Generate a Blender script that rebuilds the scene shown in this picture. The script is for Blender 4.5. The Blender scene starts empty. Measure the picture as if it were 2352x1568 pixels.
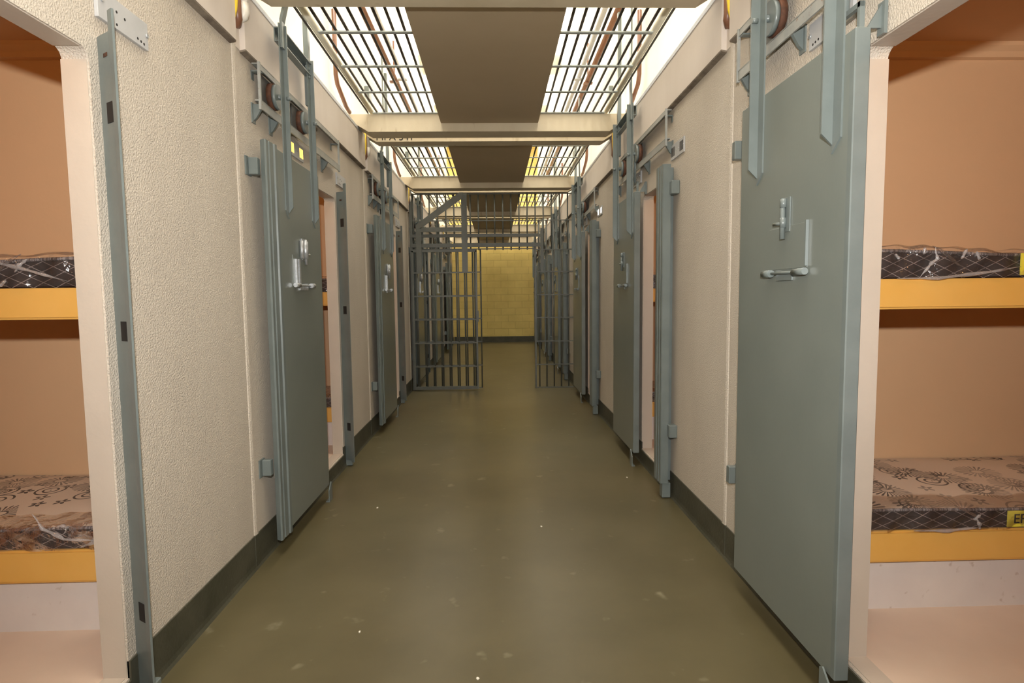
import bpy, bmesh, math, random
from mathutils import Vector, Matrix

# ------------------------------------------------------------------ camera, light, exposure
S = bpy.context.scene
C = S.collection
S.view_settings.view_transform = 'Standard'
S.view_settings.look = 'None'
S.view_settings.gamma = 1.0
S.view_settings.use_curve_mapping = False
S.view_settings.exposure = 0.0
S.cycles.use_denoising = True
S.cycles.max_bounces = 10
S.cycles.diffuse_bounces = 6
S.cycles.sample_clamp_indirect = 6.0

F_PX, YAW, PITCH, ROLL = 1341.1, 0.02797, 0.07866, -0.01134
cam_data = bpy.data.cameras.new('camera')
cam_data.sensor_width = 36.0
cam_data.lens = F_PX / 2352.0 * 36.0
cam_data.clip_start = 0.05
cam = bpy.data.objects.new('camera', cam_data)
C.objects.link(cam)
cy, sy, cp, sp = math.cos(YAW), math.sin(YAW), math.cos(PITCH), math.sin(PITCH)
fw = Vector((sy * cp, cy * cp, -sp))
rt = Vector((cy, -sy, 0))
up = rt.cross(fw)
c_, s_ = math.cos(ROLL), math.sin(ROLL)
r2, u2 = c_ * rt + s_ * up, -s_ * rt + c_ * up
M = Matrix.Identity(4)
for i in range(3):
    M[i][0], M[i][1], M[i][2] = r2[i], u2[i], -fw[i]
M.translation = Vector((0.0269, 0.0, 1.3029))
cam.matrix_world = M
S.camera = cam

SKY = 8.3
w = bpy.data.worlds.new('sky')
S.world = w
w.use_nodes = True
nt = w.node_tree
bg = nt.nodes['Background']
bg.inputs['Color'].default_value = (1.0, 0.93, 0.80, 1)
bg.inputs['Strength'].default_value = SKY

def light(name, kind, loc, energy, color, **kw):
    d = bpy.data.lights.new(name, kind)
    d.energy = energy
    d.color = color
    for k, v in kw.items():
        setattr(d, k, v)
    o = bpy.data.objects.new(name, d)
    o.location = loc
    C.objects.link(o)
    return o

# the photographer's flash, a hand above the lens
_fl = light('camera_flash', 'SPOT', (0.03, -0.06, 1.60), 315, (1.0, 0.97, 0.94), shadow_soft_size=0.03, spot_size=math.radians(160), spot_blend=1.0)
_fl.rotation_euler = (math.radians(101), 0, 0)

# soft daylight dropping almost straight down through the roof lights
_sun = light('roof_daylight', 'SUN', (0, 5, 9), 5.5, (1.0, 0.94, 0.84), angle=math.radians(34))
_sun.rotation_euler = (math.radians(8), 0, 0)

# warm lamps burning under the ceilings of the cells
for _k in range(0, 3):
    for _s in (-1, 1):
        light('cell_lamp', 'POINT', (_s * 1.75, 1.25 + 2.63 * _k, 2.28), 7, (1.0, 0.56, 0.22), shadow_soft_size=0.06)

# ------------------------------------------------------------------ dimensions
W = 1.15            # half width of the corridor
T = 0.078           # front wall thickness
P = 2.63            # one precast module
def J(k): return 2.795 + P * (k - 0)      # joint at the far end of module k
YF = 16.4           # far wall
YB = -2.5           # wall behind the camera
ZO0, ZO1 = 0.105, 2.034                   # cell opening
YO0, YO1 = 1.07, 1.80                     # cell opening in module 0
ORD = ['nearest', 'second nearest', 'third', 'fourth', 'fifth', 'sixth']

# ------------------------------------------------------------------ materials
def new_mat(name):
    m = bpy.data.materials.new(name)
    m.use_nodes = True
    return m, m.node_tree, m.node_tree.nodes['Principled BSDF']

def N(nt, t, **kw):
    n = nt.nodes.new(t)
    for k, v in kw.items():
        setattr(n, k, v)
    return n

def coords(nt, scale=(1, 1, 1)):
    g = N(nt, 'ShaderNodeNewGeometry')
    mp = N(nt, 'ShaderNodeMapping')
    mp.inputs['Scale'].default_value = scale
    nt.links.new(g.outputs['Position'], mp.inputs['Vector'])
    return mp.outputs['Vector']

def mottled(name, c1, c2, scale=3.0, rough=0.6, bump=0.0, bscale=90, stretch=(1, 1, 1), metal=0.0,
            c3=None, spec=0.5, contrast=(0.35, 0.65), bdist=0.005):
    m, nt, b = new_mat(name)
    v = coords(nt, stretch)
    n = N(nt, 'ShaderNodeTexNoise')
    n.inputs['Scale'].default_value = scale
    n.inputs['Detail'].default_value = 6
    n.inputs['Roughness'].default_value = 0.6
    nt.links.new(v, n.inputs['Vector'])
    r = N(nt, 'ShaderNodeValToRGB')
    r.color_ramp.elements[0].position, r.color_ramp.elements[1].position = contrast
    r.color_ramp.elements[0].color = (*c1, 1)
    r.color_ramp.elements[1].color = (*c2, 1)
    nt.links.new(n.outputs['Fac'], r.inputs['Fac'])
    out = r.outputs['Color']
    if c3:
        n3 = N(nt, 'ShaderNodeTexNoise')
        n3.inputs['Scale'].default_value = scale * 7
        n3.inputs['Detail'].default_value = 3
        nt.links.new(v, n3.inputs['Vector'])
        r3 = N(nt, 'ShaderNodeValToRGB')
        r3.color_ramp.elements[0].position, r3.color_ramp.elements[1].position = 0.66, 0.76
        mx = N(nt, 'ShaderNodeMix', data_type='RGBA')
        nt.links.new(n3.outputs['Fac'], r3.inputs['Fac'])
        nt.links.new(r3.outputs['Color'], mx.inputs['Factor'])
        nt.links.new(out, mx.inputs['A'])
        mx.inputs['B'].default_value = (*c3, 1)
        out = mx.outputs['Result']
    nt.links.new(out, b.inputs['Base Color'])
    b.inputs['Roughness'].default_value = rough
    b.inputs['Metallic'].default_value = metal
    b.inputs['Specular IOR Level'].default_value = spec
    if bump:
        n2 = N(nt, 'ShaderNodeTexNoise')
        n2.inputs['Scale'].default_value = bscale
        n2.inputs['Detail'].default_value = 2
        g = coords(nt)
        nt.links.new(g, n2.inputs['Vector'])
        bp = N(nt, 'ShaderNodeBump')
        bp.inputs['Strength'].default_value = bump
        bp.inputs['Distance'].default_value = bdist
        nt.links.new(n2.outputs['Fac'], bp.inputs['Height'])
        nt.links.new(bp.outputs['Normal'], b.inputs['Normal'])
    return m

M_STUCCO = mottled('textured_wall_paint', (0.52, 0.462, 0.382), (0.58, 0.518, 0.43), 2.0, 0.75, 0.85, 165, (1, 1, 0.4))
M_UPPER = mottled('upper_wall_paint', (0.84, 0.81, 0.74), (0.88, 0.86, 0.80), 1.5, 0.7)
M_FASCIA = mottled('fascia_paint', (0.60, 0.53, 0.46), (0.68, 0.61, 0.54), 1.6, 0.6, 0.1, 60, (1, 1, 0.25))
M_BEAM = mottled('beam_paint', (0.50, 0.42, 0.285), (0.62, 0.54, 0.39), 1.7, 0.65, 0.15, 40, (1, 1, 0.3), c3=(0.40, 0.31, 0.19))
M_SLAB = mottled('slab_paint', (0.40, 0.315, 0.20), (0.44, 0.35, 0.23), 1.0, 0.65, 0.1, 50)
M_CELL = mottled('cell_paint', (0.65, 0.42, 0.235), (0.69, 0.45, 0.255), 0.8, 0.55, 0.08, 60)
M_JAMB = mottled('jamb_paint', (0.48, 0.415, 0.34), (0.52, 0.45, 0.37), 3.0, 0.5, 0.1, 60)
M_RISER = mottled('riser_paint', (0.66, 0.61, 0.57), (0.72, 0.67, 0.62), 4.0, 0.55, c3=(0.52, 0.44, 0.38))
M_CFLOOR = mottled('cell_floor_paint', (0.66, 0.53, 0.42), (0.72, 0.59, 0.47), 2.0, 0.35)
M_BASE = mottled('baseboard_paint', (0.045, 0.045, 0.028), (0.075, 0.072, 0.048), 5.0, 0.55, 0.3, 60, c3=(0.13, 0.125, 0.09))
M_FLOOR = mottled('epoxy_floor', (0.080, 0.066, 0.031), (0.112, 0.093, 0.046), 1.1, 0.34, 0.03, 14, c3=(0.19, 0.17, 0.105), spec=0.45)
M_END = None
M_DOOR = mottled('door_enamel', (0.162, 0.185, 0.168), (0.182, 0.205, 0.185), 2.0, 0.28, 0.06, 70, spec=0.6, bdist=0.002)
M_STEEL = mottled('blue_grey_enamel', (0.140, 0.166, 0.160), (0.168, 0.196, 0.188), 6.0, 0.33, 0.05, 60, spec=0.55)
M_RAIL = mottled('rail_paint', (0.27, 0.285, 0.27), (0.36, 0.36, 0.33), 9.0, 0.45, 0.05, 60, c3=(0.22, 0.12, 0.06))
M_GRATE = mottled('grating_bar_paint', (0.035, 0.028, 0.022), (0.055, 0.045, 0.035), 8.0, 0.5)
M_GATE = mottled('dark_grey_gate_paint', (0.085, 0.09, 0.075), (0.11, 0.115, 0.098), 6.0, 0.4, spec=0.5)
M_UNDERSIDE = mottled('dark_brown_underside', (0.13, 0.10, 0.075), (0.24, 0.20, 0.15), 14.0, 0.8)
M_CARR = mottled('dark_carriage_steel', (0.05, 0.052, 0.05), (0.09, 0.09, 0.085), 20.0, 0.5)
M_CROSS = mottled('grating_crossbar_paint', (0.30, 0.33, 0.31), (0.38, 0.41, 0.38), 8.0, 0.45)
M_TUBE = mottled('cream_tube_paint', (0.62, 0.58, 0.44), (0.68, 0.64, 0.52), 8.0, 0.45)
M_GALV = mottled('galvanised_steel', (0.38, 0.40, 0.41), (0.55, 0.57, 0.58), 60.0, 0.38, 0.2, 200, metal=0.6)
M_PLATE = mottled('plate_paint', (0.42, 0.425, 0.42), (0.48, 0.48, 0.475), 6.0, 0.45)
M_YELLOW = mottled('ochre_paint', (0.72, 0.40, 0.085), (0.76, 0.44, 0.11), 3.0, 0.45)
M_RUST = mottled('rust', (0.05, 0.02, 0.01), (0.12, 0.045, 0.02), 30.0, 0.8)
M_BROWN = mottled('brown_pvc', (0.17, 0.075, 0.04), (0.22, 0.10, 0.055), 10.0, 0.4)
M_WHITE = mottled('white_pvc', (0.72, 0.68, 0.58), (0.78, 0.75, 0.66), 10.0, 0.35)
M_YPIPE = mottled('yellow_conduit', (0.70, 0.50, 0.03), (0.76, 0.56, 0.05), 10.0, 0.4)
M_DARK = mottled('dark_gap', (0.008, 0.007, 0.006), (0.014, 0.012, 0.010), 10.0, 0.8)
M_INK = mottled('black_stencil_paint', (0.012, 0.010, 0.008), (0.02, 0.017, 0.014), 10.0, 0.7)
M_ALU = mottled('aluminium_flashing', (0.42, 0.44, 0.47), (0.50, 0.52, 0.55), 12.0, 0.4, metal=0.3)
M_SEAM = mottled('grey_stitching', (0.10, 0.085, 0.085), (0.30, 0.27, 0.26), 160.0, 0.8, stretch=(1, 0.1, 0.1), contrast=(0.47, 0.53))
M_LABELY = mottled('yellow_label', (0.72, 0.62, 0.05), (0.76, 0.66, 0.07), 10.0, 0.5)

def end_wall_mat():
    m, nt, b = new_mat('painted_block_wall')
    g = N(nt, 'ShaderNodeNewGeometry')
    sx = N(nt, 'ShaderNodeSeparateXYZ')
    cx = N(nt, 'ShaderNodeCombineXYZ')
    nt.links.new(g.outputs['Position'], sx.inputs[0])
    nt.links.new(sx.outputs['X'], cx.inputs['X'])
    nt.links.new(sx.outputs['Z'], cx.inputs['Y'])
    br = N(nt, 'ShaderNodeTexBrick')
    br.inputs['Scale'].default_value = 1.0
    br.inputs['Brick Width'].default_value = 0.39
    br.inputs['Row Height'].default_value = 0.19
    br.inputs['Mortar Size'].default_value = 0.005
    br.inputs['Color1'].default_value = (0.78, 0.62, 0.21, 1)
    br.inputs['Color2'].default_value = (0.74, 0.58, 0.19, 1)
    br.inputs['Mortar'].default_value = (0.60, 0.45, 0.14, 1)
    nt.links.new(cx.outputs[0], br.inputs['Vector'])
    n = N(nt, 'ShaderNodeTexNoise')
    n.inputs['Scale'].default_value = 2.2
    n.inputs['Detail'].default_value = 5
    nt.links.new(cx.outputs[0], n.inputs['Vector'])
    mx = N(nt, 'ShaderNodeMix', data_type='RGBA', blend_type='MULTIPLY')
    r = N(nt, 'ShaderNodeValToRGB')
    r.color_ramp.elements[0].color = (0.78, 0.76, 0.7, 1)
    r.color_ramp.elements[0].position = 0.3
    r.color_ramp.elements[1].position = 0.7
    nt.links.new(n.outputs['Fac'], r.inputs['Fac'])
    mx.inputs['Factor'].default_value = 0.8
    nt.links.new(br.outputs['Color'], mx.inputs['A'])
    nt.links.new(r.outputs['Color'], mx.inputs['B'])
    nt.links.new(mx.outputs['Result'], b.inputs['Base Color'])
    b.inputs['Roughness'].default_value = 0.6
    bp = N(nt, 'ShaderNodeBump')
    bp.inputs['Distance'].default_value = 0.004
    bp.inputs['Strength'].default_value = 0.6
    inv = N(nt, 'ShaderNodeMath', operation='SUBTRACT')
    inv.inputs[0].default_value = 1.0
    nt.links.new(br.outputs['Fac'], inv.inputs[1])
    nt.links.new(inv.outputs[0], bp.inputs['Height'])
    nt.links.new(bp.outputs['Normal'], b.inputs['Normal'])
    return m
M_END = end_wall_mat()

def quilt_mat():
    """black mattress border with a pale diamond stitched net"""
    m, nt, b = new_mat('black_quilted_border')
    tc = N(nt, 'ShaderNodeTexCoord')
    sx = N(nt, 'ShaderNodeSeparateXYZ')
    nt.links.new(tc.outputs['Object'], sx.inputs[0])
    def math_(op, a, b_=None, v=None):
        n = N(nt, 'ShaderNodeMath', operation=op)
        nt.links.new(a, n.inputs[0])
        if b_ is not None: nt.links.new(b_, n.inputs[1])
        if v is not None: n.inputs[1].default_value = v
        return n.outputs[0]
    xs = math_('MULTIPLY', sx.outputs['X'], v=1 / 0.075)
    zs = math_('MULTIPLY', sx.outputs['Z'], v=1 / 0.036)
    facs = []
    for op in ('ADD', 'SUBTRACT'):
        q = math_(op, xs, zs)
        q = math_('PINGPONG', q, v=0.5)
        facs.append(math_('LESS_THAN', q, v=0.028))
    f = math_('MAXIMUM', facs[0], facs[1])
    mx = N(nt, 'ShaderNodeMix', data_type='RGBA')
    mx.inputs['A'].default_value = (0.016, 0.009, 0.008, 1)
    mx.inputs['B'].default_value = (0.34, 0.28, 0.25, 1)
    nt.links.new(f, mx.inputs['Factor'])
    nt.links.new(mx.outputs['Result'], b.inputs['Base Color'])
    b.inputs['Roughness'].default_value = 0.5
    return m
M_QUILT = quilt_mat()

def floral_mat():
    """beige ticking printed with grey sunburst flowers, rings and small daisies"""
    m, nt, b = new_mat('floral_ticking')
    tc = N(nt, 'ShaderNodeTexCoord')
    def math_(op, a, b_=None, v=None):
        n = N(nt, 'ShaderNodeMath', operation=op)
        nt.links.new(a, n.inputs[0])
        if b_ is not None: nt.links.new(b_, n.inputs[1])
        if v is not None: n.inputs[1].default_value = v
        return n.outputs[0]
    def layer(scale, petals, off, radius, kind):
        mp = N(nt, 'ShaderNodeMapping')
        mp.inputs['Location'].default_value = off
        mp.inputs['Scale'].default_value = (scale, scale, 0)
        nt.links.new(tc.outputs['Object'], mp.inputs['Vector'])
        vo = N(nt, 'ShaderNodeTexVoronoi', voronoi_dimensions='2D')
        vo.inputs['Scale'].default_value = 1.0
        vo.inputs['Randomness'].default_value = 0.75
        nt.links.new(mp.outputs[0], vo.inputs['Vector'])
        sub = N(nt, 'ShaderNodeVectorMath', operation='SUBTRACT')
        nt.links.new(mp.outputs[0], sub.inputs[0])
        nt.links.new(vo.outputs['Position'], sub.inputs[1])
        sx = N(nt, 'ShaderNodeSeparateXYZ')
        nt.links.new(sub.outputs[0], sx.inputs[0])
        ang = math_('ARCTAN2', sx.outputs['Y'], sx.outputs['X'])
        d = vo.outputs['Distance']
        wv = math_('SINE', math_('MULTIPLY', ang, v=petals))
        if kind == 'burst':
            ray = math_('GREATER_THAN', wv, v=0.1)
            a = math_('GREATER_THAN', d, v=radius * 0.35)
            lim = math_('ADD', math_('MULTIPLY', wv, v=0.05), v=radius)
            c = math_('LESS_THAN', d, lim)
            core = math_('LESS_THAN', math_('ABSOLUTE', math_('SUBTRACT', d, v=radius * 0.32)), v=0.018)
            f = math_('MAXIMUM', math_('MULTIPLY', math_('MULTIPLY', ray, a), c), core)
        elif kind == 'daisy':
            lim = math_('ADD', math_('MULTIPLY', wv, v=radius * 0.35), v=radius * 0.8)
            c = math_('LESS_THAN', d, lim)
            h = math_('GREATER_THAN', d, v=radius * 0.28)
            f = math_('MULTIPLY', c, h)
        else:
            rr = math_('PINGPONG', d, v=radius * 0.22)
            f = math_('MULTIPLY', math_('LESS_THAN', rr, v=0.02), math_('LESS_THAN', d, v=radius))
        # only some of the cells carry this motif
        scol = N(nt, 'ShaderNodeSeparateColor')
        nt.links.new(vo.outputs['Color'], scol.inputs[0])
        pick = math_('GREATER_THAN', scol.outputs[0], v=0.35)
        return math_('MULTIPLY', f, pick)
    l1 = layer(5.2, 26, (0.3, 0.1, 0), 0.40, 'burst')
    l2 = layer(7.5, 5, (0.7, 0.35, 0), 0.20, 'daisy')
    l3 = layer(5.0, 1, (0.1, 0.8, 0), 0.30, 'ring')
    f = math_('MAXIMUM', math_('MAXIMUM', l1, l2), l3)
    nz = N(nt, 'ShaderNodeTexNoise')
    nz.inputs['Scale'].default_value = 5.0
    nt.links.new(tc.outputs['Object'], nz.inputs['Vector'])
    r = N(nt, 'ShaderNodeMapRange')
    r.inputs['From Min'].default_value = 0.35
    r.inputs['From Max'].default_value = 0.6
    r.inputs['To Min'].default_value = 0.40
    r.inputs['To Max'].default_value = 0.95
    nt.links.new(nz.outputs['Fac'], r.inputs['Value'])
    f2 = math_('MULTIPLY', f, r.outputs[0])
    mx = N(nt, 'ShaderNodeMix', data_type='RGBA')
    mx.inputs['A'].default_value = (0.74, 0.62, 0.49, 1)
    mx.inputs['B'].default_value = (0.05, 0.045, 0.045, 1)
    nt.links.new(f2, mx.inputs['Factor'])
    nt.links.new(mx.outputs['Result'], b.inputs['Base Color'])
    b.inputs['Roughness'].default_value = 0.5
    return m
M_FLORAL = floral_mat()

def film_mat(name='clear_plastic_film', milk=0.035):
    m, nt, b = new_mat(name)
    out = nt.nodes['Material Output']
    tr = N(nt, 'ShaderNodeBsdfTransparent')
    tr.inputs['Color'].default_value = (0.93, 0.93, 0.94, 1)
    gl = N(nt, 'ShaderNodeBsdfGlossy')
    gl.inputs['Roughness'].default_value = 0.12
    gl.inputs['Color'].default_value = (1, 1, 1, 1)
    fr = N(nt, 'ShaderNodeFresnel')
    fr.inputs['IOR'].default_value = 1.5
    nz = N(nt, 'ShaderNodeTexNoise')
    nz.inputs['Scale'].default_value = 22
    nz.inputs['Detail'].default_value = 4
    nt.links.new(coords(nt, (1, 1, 1)), nz.inputs['Vector'])
    bp = N(nt, 'ShaderNodeBump')
    bp.inputs['Strength'].default_value = 0.9
    bp.inputs['Distance'].default_value = 0.02
    nt.links.new(nz.outputs['Fac'], bp.inputs['Height'])
    nt.links.new(bp.outputs['Normal'], fr.inputs['Normal'])
    nt.links.new(bp.outputs['Normal'], gl.inputs['Normal'])
    mx = N(nt, 'ShaderNodeMixShader')
    ad = N(nt, 'ShaderNodeMath', operation='MULTIPLY_ADD')
    nt.links.new(fr.outputs[0], ad.inputs[0])
    ad.inputs[1].default_value = 0.65
    ad.inputs[2].default_value = 0.03
    ad.use_clamp = True
    nt.links.new(ad.outputs[0], mx.inputs['Fac'])
    nt.links.new(tr.outputs[0], mx.inputs[1])
    nt.links.new(gl.outputs[0], mx.inputs[2])
    df = N(nt, 'ShaderNodeBsdfDiffuse')
    df.inputs['Color'].default_value = (0.8, 0.78, 0.76, 1)
    m2 = N(nt, 'ShaderNodeMixShader')
    m2.inputs['Fac'].default_value = milk
    nt.links.new(mx.outputs[0], m2.inputs[1])
    nt.links.new(df.outputs[0], m2.inputs[2])
    nt.links.new(m2.outputs[0], out.inputs['Surface'])
    return m
M_FILM_FOLD = film_mat('bunched_plastic_film', 0.22)
M_FILM = film_mat()

def emit_mat(name, col, st):
    m, nt, b = new_mat(name)
    b.inputs['Base Color'].default_value = (*col, 1)
    b.inputs['Emission Color'].default_value = (*col, 1)
    b.inputs['Emission Strength'].default_value = st
    return m
M_LAMP_Y = emit_mat('lamp_light_behind_slots', (1.0, 0.62, 0.12), 2.2)
M_LAMP_W = emit_mat('white_light_behind_slots', (1.0, 0.93, 0.85), 3.0)
M_TEXT = M_INK

# ------------------------------------------------------------------ mesh helpers
class MB:
    def __init__(self): self.bm = bmesh.new()
    def box(self, a, b, bev=0.0, seg=1):
        x0, x1 = sorted((a[0], b[0])); y0, y1 = sorted((a[1], b[1])); z0, z1 = sorted((a[2], b[2]))
        vs = [self.bm.verts.new(p) for p in ((x0, y0, z0), (x1, y0, z0), (x1, y1, z0), (x0, y1, z0),
                                             (x0, y0, z1), (x1, y0, z1), (x1, y1, z1), (x0, y1, z1))]
        fs = [self.bm.faces.new([vs[i] for i in f]) for f in ((3, 2, 1, 0), (4, 5, 6, 7), (0, 1, 5, 4),
                                                              (1, 2, 6, 5), (2, 3, 7, 6), (3, 0, 4, 7))]
        if bev:
            es = list({e for f in fs for e in f.edges})
            bmesh.ops.bevel(self.bm, geom=es, offset=bev, segments=seg, affect='EDGES', clamp_overlap=True)
        return self
    def prism(self, pts, axis, a, b):
        """polygon pts (2-D) extruded along axis from a to b"""
        def P3(p, t):
            if axis == 0: return (t, p[0], p[1])
            if axis == 1: return (p[0], t, p[1])
            return (p[0], p[1], t)
        A = [self.bm.verts.new(P3(p, a)) for p in pts]
        B = [self.bm.verts.new(P3(p, b)) for p in pts]
        n = len(pts)
        self.bm.faces.new(A)
        self.bm.faces.new(B[::-1])
        for i in range(n):
            self.bm.faces.new([A[i], B[i], B[(i + 1) % n], A[(i + 1) % n]])
        return self
    def tube(self, pts, r, seg=10, cap=True):
        pts = [Vector(p) for p in pts]
        rings = []
        ref = None
        for i, p in enumerate(pts):
            if i == 0: d = pts[1] - pts[0]
            elif i == len(pts) - 1: d = pts[-1] - pts[-2]
            else: d = (pts[i + 1] - p).normalized() + (p - pts[i - 1]).normalized()
            d.normalize()
            if ref is None:
                ref = Vector((0, 0, 1)) if abs(d.z) < 0.9 else Vector((1, 0, 0))
            a = d.cross(ref)
            if a.length < 1e-4:
                ref = Vector((0, 1, 0)); a = d.cross(ref)
            a.normalize()
            b = d.cross(a).normalized()
            ref = -b if False else ref
            rr = r[i] if isinstance(r, (list, tuple)) else r
            rings.append([self.bm.verts.new(p + rr * (math.cos(t) * a + math.sin(t) * b))
                          for t in [2 * math.pi * k / seg for k in range(seg)]])
        for u, v in zip(rings, rings[1:]):
            for k in range(seg):
                f = self.bm.faces.new([u[k], u[(k + 1) % seg], v[(k + 1) % seg], v[k]])
                f.smooth = True
        if cap:
            self.bm.faces.new(rings[0][::-1])
            self.bm.faces.new(rings[-1])
        return self
    def grid(self, fn, nu, nv, thick=None):
        V = [[self.bm.verts.new(fn(i / nu, j / nv)) for j in range(nv + 1)] for i in range(nu + 1)]
        for i in range(nu):
            for j in range(nv):
                f = self.bm.faces.new([V[i][j], V[i + 1][j], V[i + 1][j + 1], V[i][j + 1]])
                f.smooth = True
        return self

def build(mb, name, mat, parent=None, label=None, recalc=True):
    if recalc:
        bmesh.ops.recalc_face_normals(mb.bm, faces=mb.bm.faces)
    me = bpy.data.meshes.new(name)
    if parent is not None:
        L = parent_world(parent)
        bmesh.ops.translate(mb.bm, verts=mb.bm.verts, vec=-L)
    mb.bm.to_mesh(me)
    mb.bm.free()
    me.materials.append(mat)
    o = bpy.data.objects.new(name, me)
    C.objects.link(o)
    if parent is not None: o.parent = parent
    if label: o['label'] = label
    return o

def parent_world(o):
    v = Vector(o.location)
    while o.parent is not None:
        o = o.parent
        v += Vector(o.location)
    return v

def thing(name, label, cat, loc, group=None):
    o = bpy.data.objects.new(name, None)
    o.empty_display_size = 0.1
    C.objects.link(o)
    o.location = loc
    o['label'] = label
    o['category'] = cat
    if group: o['group'] = group
    return o

def tag(o, label, cat, group=None):
    o['label'] = label
    o['category'] = cat
    if group: o['group'] = group
    return o

def struct(mb, name, mat):
    o = build(mb, name, mat)
    o['kind'] = 'structure'
    return o

def dup(root, dy, label):
    """copy of a thing with copies of its parts and sub-parts, moved along the corridor"""
    r = root.copy()
    C.objects.link(r)
    r.location = (root.location[0], root.location[1] + dy, root.location[2])
    r['label'] = label
    for ch in list(root.children):
        c = ch.copy()
        C.objects.link(c)
        c.parent = r
        for g in list(ch.children):
            d = g.copy()
            C.objects.link(d)
            d.parent = c
    return r

SIDE = {-1: 'left', 1: 'right'}

# ------------------------------------------------------------------ the setting
mb = MB(); mb.box((-1.20, YB - 0.1, -0.12), (1.20, YF + 0.1, 0.0)); struct(mb, 'floor', M_FLOOR)

def front_wall(s):
    """corridor wall with one opening per module; its doorways have rounded upper corners"""
    mb = MB()
    x0, x1 = s * W, s * (W + T)
    ztop = 2.74
    cuts = [(YO0 + k * P, YO1 + k * P) for k in range(0, 6)]
    y = YB
    for a, b in cuts:
        if b > YF: break
        mb.box((x0, y, 0), (x1, a, ztop))
        mb.box((x0, a, 0), (x1, b, ZO0))
        mb.box((x0, a, ZO1), (x1, b, ztop))
        r = 0.035
        for yy, q in ((a, 1), (b, -1)):       # corner fillets
            pts = [(yy, ZO1)] + [(yy + q * (r - r * math.sin(t)), ZO1 - r + r * math.cos(t))
                                 for t in [math.pi / 2 * i / 5 for i in range(6)]]
            mb.prism(pts, 0, x0, x1)
        y = b
    mb.box((x0, y, 0), (x1, YF, ztop))
    struct(mb, 'wall_%s' % SIDE[s], M_STUCCO)
    # painted linings of the doorways (a thin skim, the jambs facing the camera)
    mb = MB()
    for a, b in cuts:
        if b > YF: break
        e = 0.003
        mb.box((s * (W + 0.006), b - e, ZO0), (s * (W + T + 0.002), b + 0.0005, ZO1 - 0.03))
        mb.box((s * (W + 0.006), a - 0.0005, ZO0), (s * (W + T + 0.002), a + e, ZO1 - 0.03))
        mb.box((s * (W + 0.006), a + 0.03, ZO1 - e), (s * (W + T + 0.002), b - 0.03, ZO1 + 0.0005))
        mb.box((s * (W + 0.012), a, ZO0 - 0.0005), (s * (W + T + 0.002), b, ZO0 + e))
    struct(mb, 'trim_1' if s < 0 else 'trim_2', M_JAMB)
    # baseboard with a small cove; lower below the doorways
    mb = MB()
    def bb(a, b, h):
        pts = [(s * (W + 0.005), 0), (s * (W - 0.016), 0), (s * (W - 0.009), 0.012), (s * (W - 0.006), 0.03), (s * (W - 0.006), h), (s * (W + 0.005), h)]
        mb.prism(pts, 1, a, b)
    y = YB
    for a, b in cuts:
        if b > YF: break
        bb(y, a, 0.161); bb(a, b, 0.098)
        y = b
    bb(y, YF - 0.02, 0.161)
    for k in range(-1, 6):
        mb.box((s * (W - 0.010), J(k) - 0.035, 0.0), (s * W, J(k) + 0.02, 0.162))
    struct(mb, 'baseboard_%s' % SIDE[s], M_BASE)
    # vertical joint beads between the modules
    mb = MB()
    for k in range(-1, 6):
        j = J(k)
        pts = [(s * (W + 0.002), j - 0.03), (s * (W - 0.004), j - 0.026), (s * (W - 0.008), j - 0.012),
               (s * (W - 0.008), j + 0.004), (s * (W - 0.003), j + 0.016), (s * (W + 0.002), j + 0.02)]
        mb.prism(pts, 2, 0.162, 2.46)
    struct(mb, 'trim_3' if s < 0 else 'trim_4', M_STUCCO)
for s in (-1, 1): front_wall(s)

# far wall and the wall behind the camera
mb = MB(); mb.box((-1.24, YF, 0), (1.24, YF + 0.12, 5.6)); struct(mb, 'wall_far', M_END)
mb = MB(); mb.box((-1.24, YB - 0.12, 0), (1.24, YB, 5.6)); struct(mb, 'wall_behind', M_STUCCO)
mb = MB(); mb.box((-W + 0.02, YF - 0.015, 0), (W - 0.02, YF, 0.16)); struct(mb, 'baseboard_far', M_BASE)

# upper storey walls, thinly stepped back, open to the daylight above
for s in (-1, 1):
    mb = MB()
    y = YB
    for k in range(-1, 6):
        mb.box((s * 1.235, y, 2.74), (s * 1.33, min(J(k) - 0.03, YF), 5.6))
        mb.box((s * 1.27, J(k) - 0.03, 2.74), (s * 1.33, J(k) + 0.03, 5.6))
        y = J(k) + 0.03
    mb.box((s * 1.235, y, 2.74), (s * 1.33, YF, 5.6))
    mb.box((s * 1.15, YB, 2.72), (s * 1.33, YF, 2.7405))
    struct(mb, 'wall_upper_%s' % SIDE[s], M_UPPER)
# roof beams of the upper storey
mb = MB()
for k in range(-1, 6):
    mb.box((-1.3, J(k) - 0.35, 5.40), (1.3, J(k) + 0.55, 5.6))
mb.box((-0.10, YB, 5.5), (0.10, YF, 5.6))
struct(mb, 'ceiling_upper', M_UPPER)

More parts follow.
